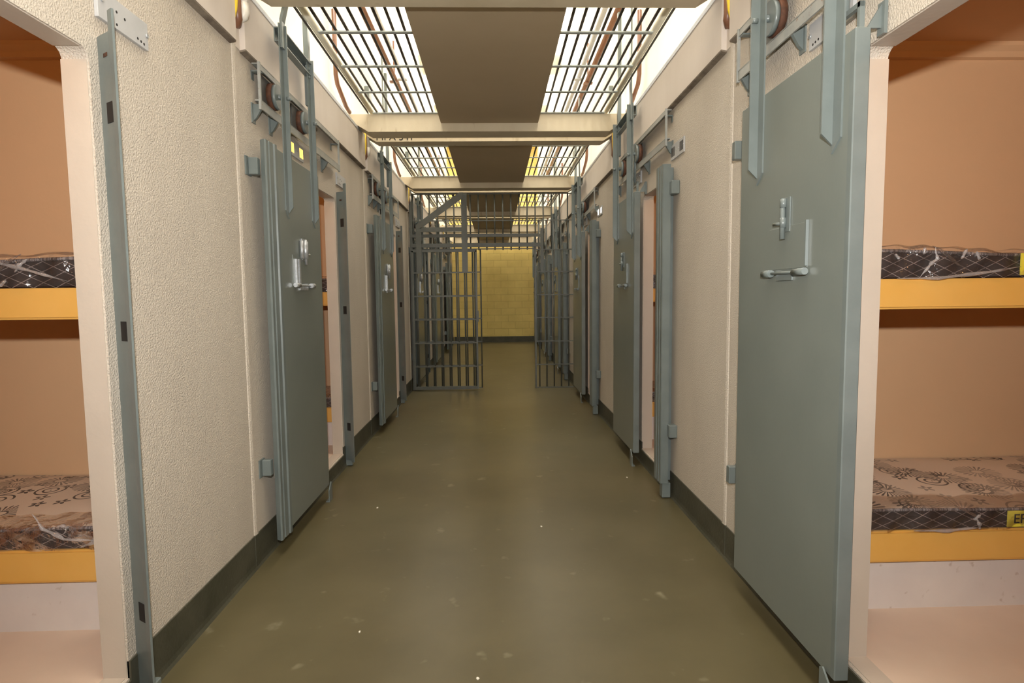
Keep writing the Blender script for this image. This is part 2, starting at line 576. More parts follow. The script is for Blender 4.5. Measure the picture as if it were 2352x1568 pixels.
# cells
def cell(s, k):
    y0, y1 = J(k - 1) + 0.065, J(k) - 0.07
    xa, xb = s * (W + T), s * 3.4
    t = 0.03
    mb = MB()
    mb.box((xa, y1, 0.05), (xb, y1 + t, 2.47))          # wall behind the bunks
    mb.box((xa, y0 - t, 0.05), (xb, y0, 2.47))          # wall nearest the camera
    mb.box((xb, y0 - t, 0.05), (xb + s * t, y1 + t, 2.47))
    mb.box((xa, y0 - t, 2.425), (xb, y1 + t, 2.47))     # ceiling
    # cove moulding under the ceiling at the bunk wall
    mb.prism([(y1, 2.36), (y1 - 0.022, 2.366), (y1 - 0.026, 2.39), (y1 - 0.045, 2.41), (y1 - 0.05, 2.425), (y1, 2.425)], 0, xa, xb)
    struct(mb, 'wall_cell', M_CELL)
    mb = MB(); mb.box((xa, y0 - t, 0.05), (xb, y1 + t, ZO0)); struct(mb, 'floor_cell', M_CFLOOR)
for k in range(0, 6):
    for s in (-1, 1): cell(s, k)

# ------------------------------------------------------------------ bunks and mattresses
# (x, z) runs of the loose folds that show on the fronts of the nearest mattresses
FOLDS = {
    (-1, 0, 'upper'): [[(-1.95, 1.480), (-1.68, 1.440), (-1.55, 1.405), (-1.42, 1.366)], [(-1.60, 1.40), (-1.58, 1.425), (-1.555, 1.445)], [(-1.67, 1.415), (-1.68, 1.385)], [(-1.655, 1.352), (-1.63, 1.372)]],
    (-1, 0, 'lower'): [[(-1.605, 0.560), (-1.570, 0.505), (-1.500, 0.466), (-1.365, 0.456)], [(-1.50, 0.485), (-1.485, 0.508), (-1.51, 0.515), (-1.53, 0.505)], [(-1.45, 0.434), (-1.40, 0.452), (-1.33, 0.448)]],
    (1, 0, 'upper'): [[(1.585, 1.452), (1.592, 1.415), (1.565, 1.392), (1.535, 1.352)], [(1.700, 1.448), (1.680, 1.415)], [(1.735, 1.440), (1.745, 1.410)], [(1.44, 1.435), (1.455, 1.415)], [(1.45, 1.348), (1.60, 1.347), (1.78, 1.366), (1.90, 1.385)], [(1.548, 1.455), (1.543, 1.432)]],
    (1, 0, 'lower'): [[(1.785, 0.470), (1.795, 0.445), (1.800, 0.424)], [(1.80, 0.480), (1.775, 0.462)], [(1.55, 0.425), (1.68, 0.424), (1.80, 0.432)]],
}
rng = random.Random(7)
def bunk(s, k):
    yf, yb = 2.05 + k * P, J(k) - 0.072
    xa, xb = s * (W + T + 0.002), s * 3.39
    wh = '%s cell on the %s wall' % (ORD[k], SIDE[s])
    for lvl, z0, z1 in (('lower', 0.300, 0.420), ('upper', 1.238, 1.346)):
        t = thing('bunk_bed', '%s ochre painted concrete bunk ledge in the %s' % (lvl, wh), 'bunk', ((xa + xb) / 2, (yf + yb) / 2, z0), 'built-in bunk ledges')
        mb = MB(); mb.box((xa, yf, z0), (xb, yb, z1), 0.008, 2)
        build(mb, 'ledge', M_YELLOW, t)
        if lvl == 'lower':
            mb = MB(); mb.box((xa, yf + 0.035, ZO0), (xb, yb, z0 + 0.004))
            build(mb, 'riser', M_RISER, t, 'off-white scuffed concrete riser below the ledge')
        else:
            mb = MB(); mb.box((xb - s * 0.05, yf + 0.05, z0 - 0.06), (xb, yb, z0))
            build(mb, 'bearer', M_CELL, t)
        # mattress
        h = 0.074 if lvl == 'lower' else 0.092
        base = z1 + 0.001
        m = thing('mattress', 'plastic wrapped %s mattress in the %s' % ('floral lower' if lvl == 'lower' else 'upper', wh),
                  'mattress', ((xa + xb) / 2, (yf + yb) / 2, base), 'plastic wrapped mattresses')
        x0, x1 = xa + s * 0.01, s * 3.1
        y0, y1 = yf + 0.012, yb - 0.004
        def rim(x):     # the border swells and sags along its length
            u = abs(x - x0)
            return 0.003 * math.sin(u * 7 + k) + (0.010 - 0.020 * min(1, u / 0.7) if lvl == 'upper' else 0.0)
        n = 36
        def side(u, v):
            x = x0 + (x1 - x0) * u
            return (x, y0 - 0.008 * math.sin(math.pi * v) + 0.003, base + (h + rim(x)) * v)
        mb = MB(); mb.grid(side, n, 5)
        mb.box((x0, y0 + 0.006, base), (x1, y1, base + h * 0.8))
        build(mb, 'border', M_QUILT, m, 'black border with pale diamond net', recalc=True)
        def top(u, v):
            x = x0 + (x1 - x0) * u
            y = y0 + (y1 - y0) * v
            crown = 0.018 * math.sin(math.pi * min(1, v * 1.02)) ** 0.5 if 0 < v < 1 else 0
            return (x, y, base + h + rim(x) * (1 - v) + crown + 0.003 * math.sin(x * 9) * math.sin(y * 13))
        mb = MB(); mb.grid(top, n, 12)
        build(mb, 'ticking', M_FLORAL, m, 'beige cover printed with grey sunburst flowers', recalc=True)
        # whip-stitched piping: one continuous run of small stitches
        mb = MB()
        mb.tube([(x0 + (x1 - x0) * i / n, y0 - 0.003, base + h + rim(x0 + (x1 - x0) * i / n)) for i in range(n + 1)], 0.006, 8)
        build(mb, 'piping', M_SEAM, m, 'dark piping with a whip stitch')
        # yellow tag sewn on the border
        if k == 0 and s == 1:
            tx = 1.905 if lvl == 'upper' else 1.91
            mb = MB(); mb.box((tx, y0 - 0.016, base + 0.008), (tx + 0.10, y0 - 0.012, base + h - 0.006))
            tg = build(mb, 'label_tag', M_LABELY, m, 'yellow paper label')
        # plastic film with folds
        rr = random.Random(k * 10 + s + (3 if lvl == 'lower' else 0))
        ph = [rr.uniform(0, 6) for _ in range(6)]
        def film(u, v):
            x = x0 + (x1 - x0) * u
            cr = 0.005 * math.sin(x * 31 + ph[0] + v * 5) + 0.004 * math.sin(x * 57 + ph[1] - v * 9) + 0.006 * abs(math.sin(x * 11 + ph[2]))
            if v < 0.4:
                q = v / 0.4
                return (x, y0 - 0.016 - cr * 1.3, base + 0.004 + q * (h + 0.004 + rim(x)))
            q = (v - 0.4) / 0.6 * 0.16
            lift = 0.004 + 0.010 * abs(math.sin(x * 6 + ph[3])) * math.exp(-q * 4) + cr * 0.7
            return (x, y0 - 0.014 + (y1 - y0) * q, base + h + rim(x) * (1 - q) + 0.018 * math.sin(math.pi * q) ** 0.5 * (0 < q < 1) + lift)
        mb = MB(); mb.grid(film, 150, 22)
        # twisted gathers of loose film along the front
        for g in range(1):
            gx = x0 + s * rr.uniform(0.03, 0.5)
            p = []
            for i in range(7):
                q = i / 6
                p.append((gx + s * 0.12 * q, y0 - 0.02 - 0.006 * math.sin(q * 5), base + h + 0.022 - (h - 0.01) * q * rr.uniform(0.9, 1.0)))
            mb.tube(p, [0.001, 0.004, 0.006, 0.005, 0.006, 0.004, 0.001], 6)
        build(mb, 'plastic_wrap', M_FILM, m, 'clear crinkled plastic film')
        folds = FOLDS.get((s, k, lvl), [])
        for line in folds:
            mb = MB()
            q = []
            for a_, b_ in zip(line, line[1:]):
                for i in range(5):
                    f = i / 5
                    q.append((a_[0] + (b_[0] - a_[0]) * f, yf - 0.012 + 0.002 * math.sin(len(q)), a_[1] + (b_[1] - a_[1]) * f))
            q.append((line[-1][0], yf - 0.010, line[-1][1]))
            n_ = len(q)
            mb.tube(q, [max(0.0008, line_r * (0.75 + 0.25 * math.sin(i * 1.7)) * math.sin(math.pi * (i + 0.4) / n_)) for i in range(n_) for line_r in (0.0085,)], 7)
            build(mb, 'film_fold', M_FILM_FOLD, m, 'shiny bunched fold of plastic')
for k in range(0, 3):
    for s in (-1, 1): bunk(s, k)

def text_part(name, body, size, loc, rot, mat, parent, label=None):
    cu = bpy.data.curves.new(name, 'FONT')
    cu.body = body
    cu.size = size
    cu.extrude = 0.0008
    o = bpy.data.objects.new(name, cu)
    C.objects.link(o)
    bpy.context.view_layer.update()
    me = bpy.data.meshes.new_from_object(o)
    bpy.data.objects.remove(o)
    me.materials.append(mat)
    t = bpy.data.objects.new(name, me)
    C.objects.link(t)
    if parent is not None:
        t.parent = parent
        t.location = Vector(loc) - parent_world(parent)
    else:
        t.location = loc
    t.rotation_euler = rot
    if label: t['label'] = label
    return t

for m in [o for o in C.objects if o.name.startswith('label_tag')]:
    L = parent_world(m)
    bb_ = [Vector(c) for c in m.bound_box]
    t = text_part('lettering', 'EP', 0.05, (min(b.x for b in bb_) + L.x + 0.02, min(b.y for b in bb_) + L.y - 0.001, min(b.z for b in bb_) + L.z + 0.014), (math.pi / 2, 0, 0), M_INK, m, 'faint dark print')

# ------------------------------------------------------------------ fascias, flashing
for s in (-1, 1):
    for k in range(0, 6):
        a, b = J(k - 1) + 0.06, J(k) - 0.035
        t = thing('concrete_fascia', 'cream precast fascia panel over the %s cell on the %s wall' % (ORD[k], SIDE[s]), 'fascia', (s * W, (a + b) / 2, 2.46), 'precast fascia panels above the doors')
        mb = MB()
        mb.prism([(s * W, 2.461), (s * 1.12, 2.461), (s * 1.12, 2.73), (s * 1.235, 2.73), (s * 1.235, 2.742), (s * W, 2.742)] if False else
                 [(s * W, 2.455), (s * 1.121, 2.461), (s * 1.12, 2.729), (s * W, 2.729)], 1, a, b)
        build(mb, 'panel', M_FASCIA, t)
        mb = MB(); mb.prism([(s * W, 2.447), (s * 1.123, 2.454), (s * 1.121, 2.4605), (s * W, 2.4548)], 1, a + 0.002, b - 0.002)  # thin strip along the fascia bottom, coloured darker brown than the panel
        build(mb, 'underside', M_UNDERSIDE, t, 'dark brown underside')
        mb = MB()
        mb.prism([(s * 1.117, 2.724), (s * 1.117, 2.748), (s * 1.1495, 2.752), (s * 1.1495, 2.7412), (s * 1.12, 2.729)], 1, a + 0.01, b - 0.01)
        build(mb, 'flashing', M_ALU, t, 'grey metal capping strip')
mb = MB()
for s in (-1, 1): mb.box((s * 1.12, YB, 2.461), (s * (W + 0.002), J(-1) - 0.04, 2.729))
struct(mb, 'trim_5', M_FASCIA)

# ------------------------------------------------------------------ cross beams and centre slab
def beam_mesh(y0, y1):
    mb = MB()
    # soffit narrower than the top: chamfered ends
    pts = [(-1.03, 2.70), (1.03, 2.70), (1.115, 2.752), (1.225, 2.752), (1.225, 2.845), (-1.225, 2.845), (-1.225, 2.752), (-1.115, 2.752)]
    mb.prism(pts, 1, y0, y1)
    return mb
WHERE = ['overhead just past the nearest doors', 'at the second joint', 'just before the barred gate', 'just beyond the barred gate', 'near the corridor end', 'closest to the far wall']
for k in range(-1, 6):
    kk = k
    if k >= 0:
        a = build(beam_mesh(J(k) - 0.315, J(k) - 0.115), 'concrete_beam', M_BEAM)
        tag(a, 'cream concrete cross beam, front one of the pair %s' % WHERE[k], 'beam', 'pairs of concrete cross beams')
        a2 = build(beam_mesh(J(k) + 0.005, J(k) + 0.165), 'concrete_beam', M_BEAM)
        tag(a2, 'cream concrete cross beam, rear one of the pair %s' % WHERE[k], 'beam', 'pairs of concrete cross beams')
        if k == 1:
            text_part('stencil_marking', 'MPA 541', 0.092, (-1.03, J(k) + 0.0035, 2.712), (math.pi / 2, 0, 0), M_TEXT, a2, 'black stencilled lettering')
mb = MB()
mb.box((-1.2, J(-1) - 0.3, 2.70), (1.2, J(-1) + 0.165, 2.845))
mb.box((-1.2, YB, 2.70), (1.2, YB + 0.2, 2.845))
mb.box((-0.41, YB, 2.768), (0.41, J(-1), 2.9))
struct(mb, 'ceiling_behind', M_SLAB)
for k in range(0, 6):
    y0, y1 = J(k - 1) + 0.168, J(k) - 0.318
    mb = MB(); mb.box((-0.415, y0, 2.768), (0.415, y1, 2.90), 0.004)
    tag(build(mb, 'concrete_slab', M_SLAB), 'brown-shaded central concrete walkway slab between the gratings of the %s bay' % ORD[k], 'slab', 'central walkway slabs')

# ------------------------------------------------------------------ gratings
def grating(s):
    y0, y1 = J(0) + 0.17, J(1) - 0.31
    t = thing('ceiling_grating', 'x', 'grating', (s * 0.7, (y0 + y1) / 2, 2.85), 'steel ceiling gratings')
    xs = [0.482 + 0.0670 * i for i in range(8)]
    for i, x in enumerate(xs):
        mb = MB(); mb.tube([(s * x, y0, 2.862), (s * x, y1 + 0.02, 2.862)], 0.0088, 8)
        build(mb, 'bar', M_GRATE, t)
    for j in range(5):
        y = [y0 + 0.03, 3.58 + 0, 4.09, 4.59, y1 - 0.012][j]
        mb = MB(); mb.box((s * 0.416, y - 0.014, 2.846), (s * 0.985, y + 0.014, 2.855), 0.001)
        build(mb, 'crossbar', M_CROSS, t, 'pale green-grey crossbar')
    mb = MB()
    mb.tube([(s * 1.0, y0, 2.872), (s * 1.0, y1 + 0.06, 2.872)], 0.021, 12)
    build(mb, 'side_tube', M_TUBE, t, 'cream side tube')
    mb = MB()
    mb.box((s * 1.024, y0, 2.846), (s * 1.028, y1 - 0.0, 2.866))
    build(mb, 'edge_strip', M_GRATE, t)
    return t
for s in (-1, 1):
    g0 = grating(s)
    for k in [1, 0, 2, 3, 4, 5]:
        lab = 'painted steel grating %s of the central slab, %s bay of daylight from the camera' % (SIDE[s] , ['overhead', 'nearest visible', 'second visible', 'third visible', 'fourth visible', 'last'][k])
        if k == 1: g0['label'] = lab
        else: dup(g0, (k - 1) * P, lab)
# gratings behind the photographer are part of that unseen ceiling
mb = MB()
for s in (-1, 1):
    for i in range(8):
        x = 0.482 + 0.067 * i
        mb.box((s * x - 0.006, YB + 0.2, 2.85), (s * x + 0.006, J(-1) - 0.3, 2.87))
struct(mb, 'ceiling_bars_behind', M_GRATE)

# ------------------------------------------------------------------ doors
def make_door(s, ya, yb, dirn):
    """sliding leaf between ya and yb (module 0 frame). dirn=+1: leading edge is the near one (right wall),
    dirn=-1: rear edge with the ribbed stile is the near one (left wall)"""
    X = lambda d: s * (W - d)           # d = distance out from the wall
    t = thing('cell_door', 'x', 'door', (X(0.06), (ya + yb) / 2, 0.09), 'sliding steel cell doors')
    z0, z1 = 0.10, 2.052
    mb = MB()
    mb.box((X(0.090), ya, z0), (X(0.050), yb, z1), 0.003)
    build(mb, 'leaf', M_DOOR, t)
    if dirn < 0:
        mb = MB()
        prof = [(X(0.055), ya - 0.088), (X(0.080), ya - 0.104), (X(0.087), ya - 0.098), (X(0.087), ya - 0.074), (X(0.083), ya - 0.070), (X(0.083), ya - 0.062), (X(0.088), ya - 0.058),
                (X(0.090), ya - 0.020), (X(0.087), ya - 0.016), (X(0.087), ya - 0.010), (X(0.095), ya - 0.006), (X(0.096), ya + 0.018), (X(0.0905), ya + 0.018), (X(0.055), ya + 0.0)]
        mb.prism(prof, 2, z0 - 0.02, z1 + 0.012)
        build(mb, 'stile', M_STEEL, t, 'ribbed blue-grey edge stile')
    else:
        mb = MB()
        mb.box((X(0.093), ya - 0.004, z0 + 0.003), (X(0.048), ya + 0.022, z1 - 0.003), 0.003)
        build(mb, 'stile', M_STEEL, t, 'blue-grey edge stile')
        # hook of bent flat bar on the top corner
        mb = MB()
        mb.box((X(0.075), ya + 0.01, z1), (X(0.060), ya + 0.022, z1 + 0.075))
        mb.box((X(0.075), ya + 0.01, z1 + 0.06), (X(0.062), ya + 0.10, z1 + 0.075))
        mb.tube([(X(0.068), ya + 0.09, z1 + 0.07), (X(0.068), ya + 0.09, z1 + 0.36)], 0.010, 10)
        build(mb, 'top_hook', M_STEEL, t, 'bent bar and rod at the top corner')
        mb = MB()
        mb.prism([(X(0.055), z1 - 0.002), (X(0.014), z1 - 0.002), (X(0.014), z1 + 0.065)], 1, ya + 0.006, ya + 0.012)
        mb.box((X(0.014), ya - 0.006, z1 - 0.02), (X(0.004), ya + 0.024, z1 + 0.07))
        build(mb, 'corner_gusset', M_STEEL, t)
    # hangers
    if dirn > 0: arms = (ya + 0.075, ya + 0.585)
    else: arms = (ya + 0.145, ya + 0.59)
    for i, y in enumerate(arms):
        zb = 1.73
        mb = MB()
        # angle section: flat against the leaf, flange outwards; bottom cut to a point
        d0, d1 = 0.090, (0.130 if dirn > 0 else 0.118)
        wd = 0.024
        mb.prism([(y - wd, zb + 0.03), (y + wd, zb - 0.01), (y + wd, 2.70), (y - wd, 2.70)], 0, X(0.090), X(0.096))
        mb.prism([(X(0.090), zb + 0.01), (X(d1), zb + 0.05), (X(d1), 2.70), (X(0.090), 2.70)], 1, y + wd - 0.007, y + wd)
        h = build(mb, 'hanger_arm', M_STEEL, t, 'blue-grey steel angle welded to the leaf')
        mb = MB()
        mb.tube([(X(0.130), y + 0.012, 2.335), (X(0.108), y + 0.012, 2.335)], 0.010, 6)
        for zz in (2.60, 2.645):
            mb.tube([(X(0.104), y, zz), (X(0.094), y, zz)], 0.009, 6)
        build(mb, 'bolt', M_STEEL, h)
        mb = MB()
        mb.box((X(0.026), y - 0.13 * (1 if dirn < 0 else 0.4), 2.27), (X(0.031), y + 0.13 * (0.4 if dirn < 0 else 1), 2.408))
        build(mb, 'carriage_plate', M_CARR, t, 'dark plate behind the wheel')
        # wheel behind the arm, running in the rail
        yw = y - 0.0
        mb = MB()
        mb.tube([(X(0.056), yw, 2.338), (X(0.074), yw, 2.338)], 0.062, 28)
        mb.tube([(X(0.05), yw, 2.338), (X(0.09), yw, 2.338)], 0.014, 10)
        wh = build(mb, 'wheel', M_STEEL, t)
        mb = MB()
        mb.tube([(X(0.030), yw, 2.338), (X(0.0555), yw, 2.338)], [0.068, 0.066], 28)
        build(mb, 'wheel_tread', M_RUST, wh, 'rusty wheel tread')
    # angle brace joining both arms and the pull bars going up
    a0, a1 = arms
    mb = MB()
    mb.box((X(0.066), a0 - 0.02, 2.612), (X(0.071), a1 + 0.02, 2.682))
    mb.box((X(0.071), a0 - 0.02, 2.677), (X(0.108), a1 + 0.02, 2.682))
    mb.box((X(0.071), a0 - 0.02, 2.612), (X(0.104), a1 + 0.02, 2.617))
    build(mb, 'brace', M_STEEL, t)
    near, far = a0, a1
    mb = MB()
    xs0, xs1 = (X(0.098), X(0.110))
    kx = X(0.128) if dirn < 0 else X(0.100)
    kx2 = X(0.140) if dirn < 0 else X(0.112)
    mb.prism([(xs0, 2.58), (xs1, 2.58), (xs1, 2.71), (kx2, 2.83), (kx2, 3.6), (kx, 3.6), (kx, 2.835), (xs0, 2.72)], 1, near - 0.022, near + 0.022)
    build(mb, 'pull_bar', M_STEEL, t, 'bent grey pull bar rising to the upper floor')
    mb = MB()
    mb.box((X(0.088), far + 0.03, 2.45), (X(0.060), far + 0.065, 3.6))
    build(mb, 'pull_bar', M_STEEL, t, 'straight grey pull bar rising to the upper floor')
    mb = MB()
    for zz in (2.56, 2.62, 2.68):
        mb.tube([(X(0.10), far + 0.045, zz), (X(0.055), far + 0.075, zz)], 0.007, 6)
        mb.tube([(X(0.103), far + 0.045, zz), (X(0.098), far + 0.045, zz)], 0.014, 6)
    build(mb, 'bolt', M_GALV, t)
    # food hatch with bolts
    mt = M_GALV if dirn < 0 else M_STEEL
    yc = (ya + yb) / 2 - (0.0)
    if dirn > 0: h0, h1 = ya + 0.225, ya + 0.495
    else: h0, h1 = ya + 0.20, ya + 0.50
    xo = 0.0905
    mb = MB()
    mb.box((X(xo + 0.002), h0, 1.385), (X(xo - 0.002), h1, 1.535), 0.001)
    ht = build(mb, 'hatch', M_DOOR, t, 'small flush food hatch')
    mb = MB()
    # hinge line under the hatch with a barrel at each end
    mb.tube([(X(xo + 0.012), h0, 1.372), (X(xo + 0.012), h1, 1.372)], 0.005, 8)
    mb.tube([(X(xo + 0.014), h0 - 0.012, 1.372), (X(xo + 0.014), h0 + 0.06, 1.372)], 0.012, 10)
    mb.tube([(X(xo + 0.014), h1 - 0.045, 1.372), (X(xo + 0.014), h1 + 0.012, 1.372)], 0.014, 10)
    mb.box((X(xo), h0 + 0.09, 1.345), (X(xo + 0.006), h1 - 0.07, 1.372))
    build(mb, 'hinge', mt, t)
    mb = MB()
    yb_ = (h0 + h1) / 2 + (0.01 if dirn > 0 else 0.03)
    mb.box((X(xo), yb_ - 0.030, 1.515), (X(xo + 0.005), yb_ + 0.012, 1.635), 0.001)
    mb.box((X(xo), yb_ + 0.012, 1.53), (X(xo + 0.014), yb_ + 0.018, 1.635)) if dirn > 0 else None
    r = 0.010 if dirn > 0 else 0.015
    mb.tube([(X(xo + 0.015), yb_, 1.49), (X(xo + 0.015), yb_, 1.63)], 0.0085, 10)
    for zz, hh in ((1.60, 0.03), (1.53, 0.035)) if dirn > 0 else ((1.52, 0.10),):
        mb.tube([(X(xo + 0.013), yb_, zz), (X(xo + 0.013), yb_, zz + hh)], r * 1.1, 12)
        if dirn < 0:
            mb.tube([(X(xo + 0.011), yb_ - 0.055, zz), (X(xo + 0.011), yb_ - 0.055, zz + hh)], r * 0.8, 12)
    mb.tube([(X(xo + 0.015), yb_, 1.545), (X(xo + 0.020), yb_ + 0.055, 1.548)], 0.0055, 8)
    build(mb, 'slide_bolt', mt, t, 'slide bolt above the hatch')
    mb = MB()
    if dirn > 0:
        mb.box((X(xo), h0 - 0.004, 1.39), (X(xo + 0.010), h0 + 0.003, 1.54))
    else:
        mb.box((X(xo), h0 + 0.03, 1.38), (X(xo + 0.012), h0 + 0.045, 1.515))
        mb.box((X(xo), h0 + 0.06, 1.38), (X(xo + 0.016), h0 + 0.082, 1.515))
    build(mb, 'hatch_strip', mt, t)
    return t

def label_door(s, k):
    return '%s sliding steel cell door on the %s wall, grey-green leaf with food hatch, standing open' % (ORD[k] if s > 0 else ORD[k - 1], SIDE[s])
dR = make_door(1, 1.69, 2.455, 1)
dR['label'] = label_door(1, 0)
for k in range(1, 6): dup(dR, k * P, label_door(1, k))
dL = make_door(-1, 3.00 - P, 3.725 - P, -1)
dL.location.y += P
dL['label'] = label_door(-1, 1)
for k in range(2, 6): dup(dL, (k - 1) * P, label_door(-1, k))

# ------------------------------------------------------------------ door rails
def make_rail(s, ya, yb):
    X = lambda d: s * (W - d)
    t = thing('door_rail', 'x', 'rail', (X(0.03), (ya + yb) / 2, 2.26), 'rails the cell doors hang on')
    mb = MB()
    mb.box((X(0.050), ya, 2.412), (X(0.044), yb, 2.440))
    mb.box((X(0.050), ya, 2.436), (X(0.012), yb, 2.441))
    build(mb, 'upper_rail', M_RAIL, t)
    mb = MB()
    mb.box((X(0.050), ya, 2.225), (X(0.044), yb, 2.266))
    mb.box((X(0.050), ya, 2.262), (X(0.020), yb, 2.268))
    build(mb, 'lower_rail', M_RAIL, t)
    for y in (ya, yb):
        mb = MB()
        mb.box((X(0.053), y - 0.006, 2.22), (X(0.041), y + 0.006, 2.445))
        build(mb, 'end_strap', M_RAIL, t)
    for y in ((1.08, 1.62, 2.15, 2.585) if s > 0 else (2.98, 3.20, 3.40, 4.12)):
        mb = MB()
        pts = [(X(0.0), 2.245)] + [(X(0.036 * math.sin(a)), 2.205 - 0.03 * math.cos(a)) for a in [math.pi * q / 8 for q in range(0, 9)]][::-1]
        mb.prism([(X(-0.001), 2.25), (X(0.045), 2.25), (X(0.045), 2.228), (X(0.02), 2.185), (X(-0.001), 2.165)], 1, y - 0.008, y + 0.008)
        mb.box((X(-0.001), y - 0.02, 2.16), (X(0.006), y + 0.02, 2.255))
        build(mb, 'lug', M_STEEL, t, 'small rounded support lug')
    for y in (ya + 0.03, yb - 0.03):
        mb = MB()
        mb.box((X(-0.001), y - 0.015, 2.405), (X(0.046), y + 0.015, 2.412))
        mb.box((X(-0.001), y - 0.015, 2.37), (X(0.004), y + 0.015, 2.412))
        build(mb, 'top_bracket', M_STEEL, t)
    return t
def lr(s, k): return 'grey steel rail frame with support lugs above the %s door on the %s wall' % (ORD[k] if s > 0 else ORD[k - 1], SIDE[s])
rR = make_rail(1, 1.06, 2.61); rR['label'] = lr(1, 0)
for k in range(1, 6): dup(rR, k * P, lr(1, k))
rL = make_rail(-1, 2.96, 4.40); rL['label'] = lr(-1, 1)
for k in range(2, 6): dup(rL, (k - 1) * P, lr(-1, k))

# ------------------------------------------------------------------ strike posts
def post_left():
    X = lambda d: -(W - d)
    t = thing('strike_post', 'x', 'post', (X(0.04), 1.85, 0.05), 'steel strike posts beside the left doorways')
    mb = MB()
    def U(f, o=0.0): return (X(0.078 * f), 1.842 - 0.052 * f + o)      # a web set askew towards the doorway
    mb.prism([U(0), U(1), U(1, 0.006), U(0, 0.006)], 2, 0.055, 2.085)
    build(mb, 'web', M_STEEL, t)
    mb = MB()
    mb.prism([U(0.80, -0.004), (X(0.084), 1.780), (X(0.087), 1.786), (X(0.082), 1.796), U(0.85, 0.006)], 2, 0.045, 2.14)
    build(mb, 'outer_flange', M_STEEL, t, 'bright outer flange')
    for z in (1.857, 1.207, 0.315):
        mb = MB(); mb.prism([U(0.38, -0.002), U(0.76, -0.002), U(0.76, 0.001), U(0.38, 0.001)], 2, z - 0.030, z + 0.030)
        build(mb, 'slot', M_DARK, t, 'black rectangular latch slot')
    mb = MB(); mb.box((X(0.006), 1.838, 0.004), (X(0.055), 1.875, 0.058), 0.003)
    build(mb, 'base_block', M_STEEL, t)
    mb = MB(); mb.prism([U(0.35, -0.0015), U(0.6, -0.0015), U(0.6, 0.001), U(0.35, 0.001)], 2, 2.018, 2.029)
    build(mb, 'rust_spot', M_RUST, t, 'small rust stain near the top')
    return t
def post_right(k):
    X = lambda d: (W - d)
    y0 = 3.60
    t = thing('strike_post', 'x', 'post', (X(0.05), y0 + 0.07, 0.05), 'steel strike posts beside the right doorways')
    mb = MB()
    prof = [(X(0.041), y0), (X(0.086), y0), (X(0.091), y0 + 0.008), (X(0.091), y0 + 0.03), (X(0.083), y0 + 0.036), (X(0.083), y0 + 0.046), (X(0.091), y0 + 0.052),
            (X(0.091), y0 + 0.082), (X(0.083), y0 + 0.088), (X(0.083), y0 + 0.098), (X(0.091), y0 + 0.104), (X(0.091), y0 + 0.143), (X(0.084), y0 + 0.143), (X(0.078), y0 + 0.11), (X(0.041), y0 + 0.10)]
    mb.prism(prof, 2, 0.10, 2.09)
    mb.box((X(0.002), y0 + 0.075, 0.10), (X(0.045), y0 + 0.10, 2.085))
    build(mb, 'channel', M_STEEL, t)
    for z in (1.945, 0.445):
        mb = MB()
        mb.box((X(0.0), y0 - 0.05, z - 0.040), (X(0.050), y0 + 0.012, z + 0.040), 0.004)
        build(mb, 'clamp', M_STEEL, t, 'square clamp fixing the post to the wall')
    mb = MB()
    mb.box((X(0.02), y0 + 0.01, 0.004), (X(0.075), y0 + 0.07, 0.10), 0.004)
    build(mb, 'base_block', M_STEEL, t)
    return t
def lp(s, k): return 'tall blue-grey steel strike post beside the %s doorway on the %s wall' % (ORD[k], SIDE[s])
pL = post_left(); pL['label'] = lp(-1, 0)
for k in range(1, 6): dup(pL, k * P, lp(-1, k))
pR = post_right(1); pR['label'] = lp(1, 1)
for k in range(2, 6): dup(pR, (k - 1) * P, lp(1, k))

# ------------------------------------------------------------------ door stops, guides, plates
def stops():
    for s, y in ((-1, 2.885), (1, 2.625)):
        for z in (1.935, 0.46):
            X = lambda d: s * (W - d)
            def mk():
                mb = MB()
                mb.box((X(0.0), y - 0.03, z - 0.045), (X(0.006), y + 0.035, z + 0.045), 0.001)
                mb.box((X(0.006), y - 0.005, z - 0.040), (X(0.050), y + 0.030, z + 0.040), 0.003)
                return mb
            o = build(mk(), 'door_stop', M_STEEL)
            hl = 'upper' if z > 1 else 'lower'
            for k in range(0, 6 if s > 0 else 5):
                lab = '%s square steel stop bracket behind the %s door on the %s wall' % (hl, ORD[k], SIDE[s])
                if k == 0: tag(o, lab, 'bracket', 'door stop brackets')
                else:
                    c = o.copy(); C.objects.link(c); c.location.y = k * P; c['label'] = lab
stops()
for s, y in ((-1, 3.70), (1, 4.345 - P)):
    X = lambda d: s * (W - d)
    mb = MB()
    mb.prism([(y - 0.03, 0.0), (y + 0.035, 0.0), (y + 0.035, 0.112), (y + 0.02, 0.12), (y - 0.03, 0.075)], 0, X(0.098), X(0.104))
    mb.box((X(0.098), y - 0.03, 0.0), (X(0.080), y + 0.035, 0.006))
    o = build(mb, 'floor_guide', M_STEEL)
    for k in range(0, 6 if s > 0 else 5):
        lab = 'small bent steel floor guide under the %s door on the %s wall' % (ORD[k], SIDE[s])
        if k == 0: tag(o, lab, 'guide', 'floor guides of the sliding doors')
        else:
            c = o.copy(); C.objects.link(c); c.location.y = k * P; c['label'] = lab

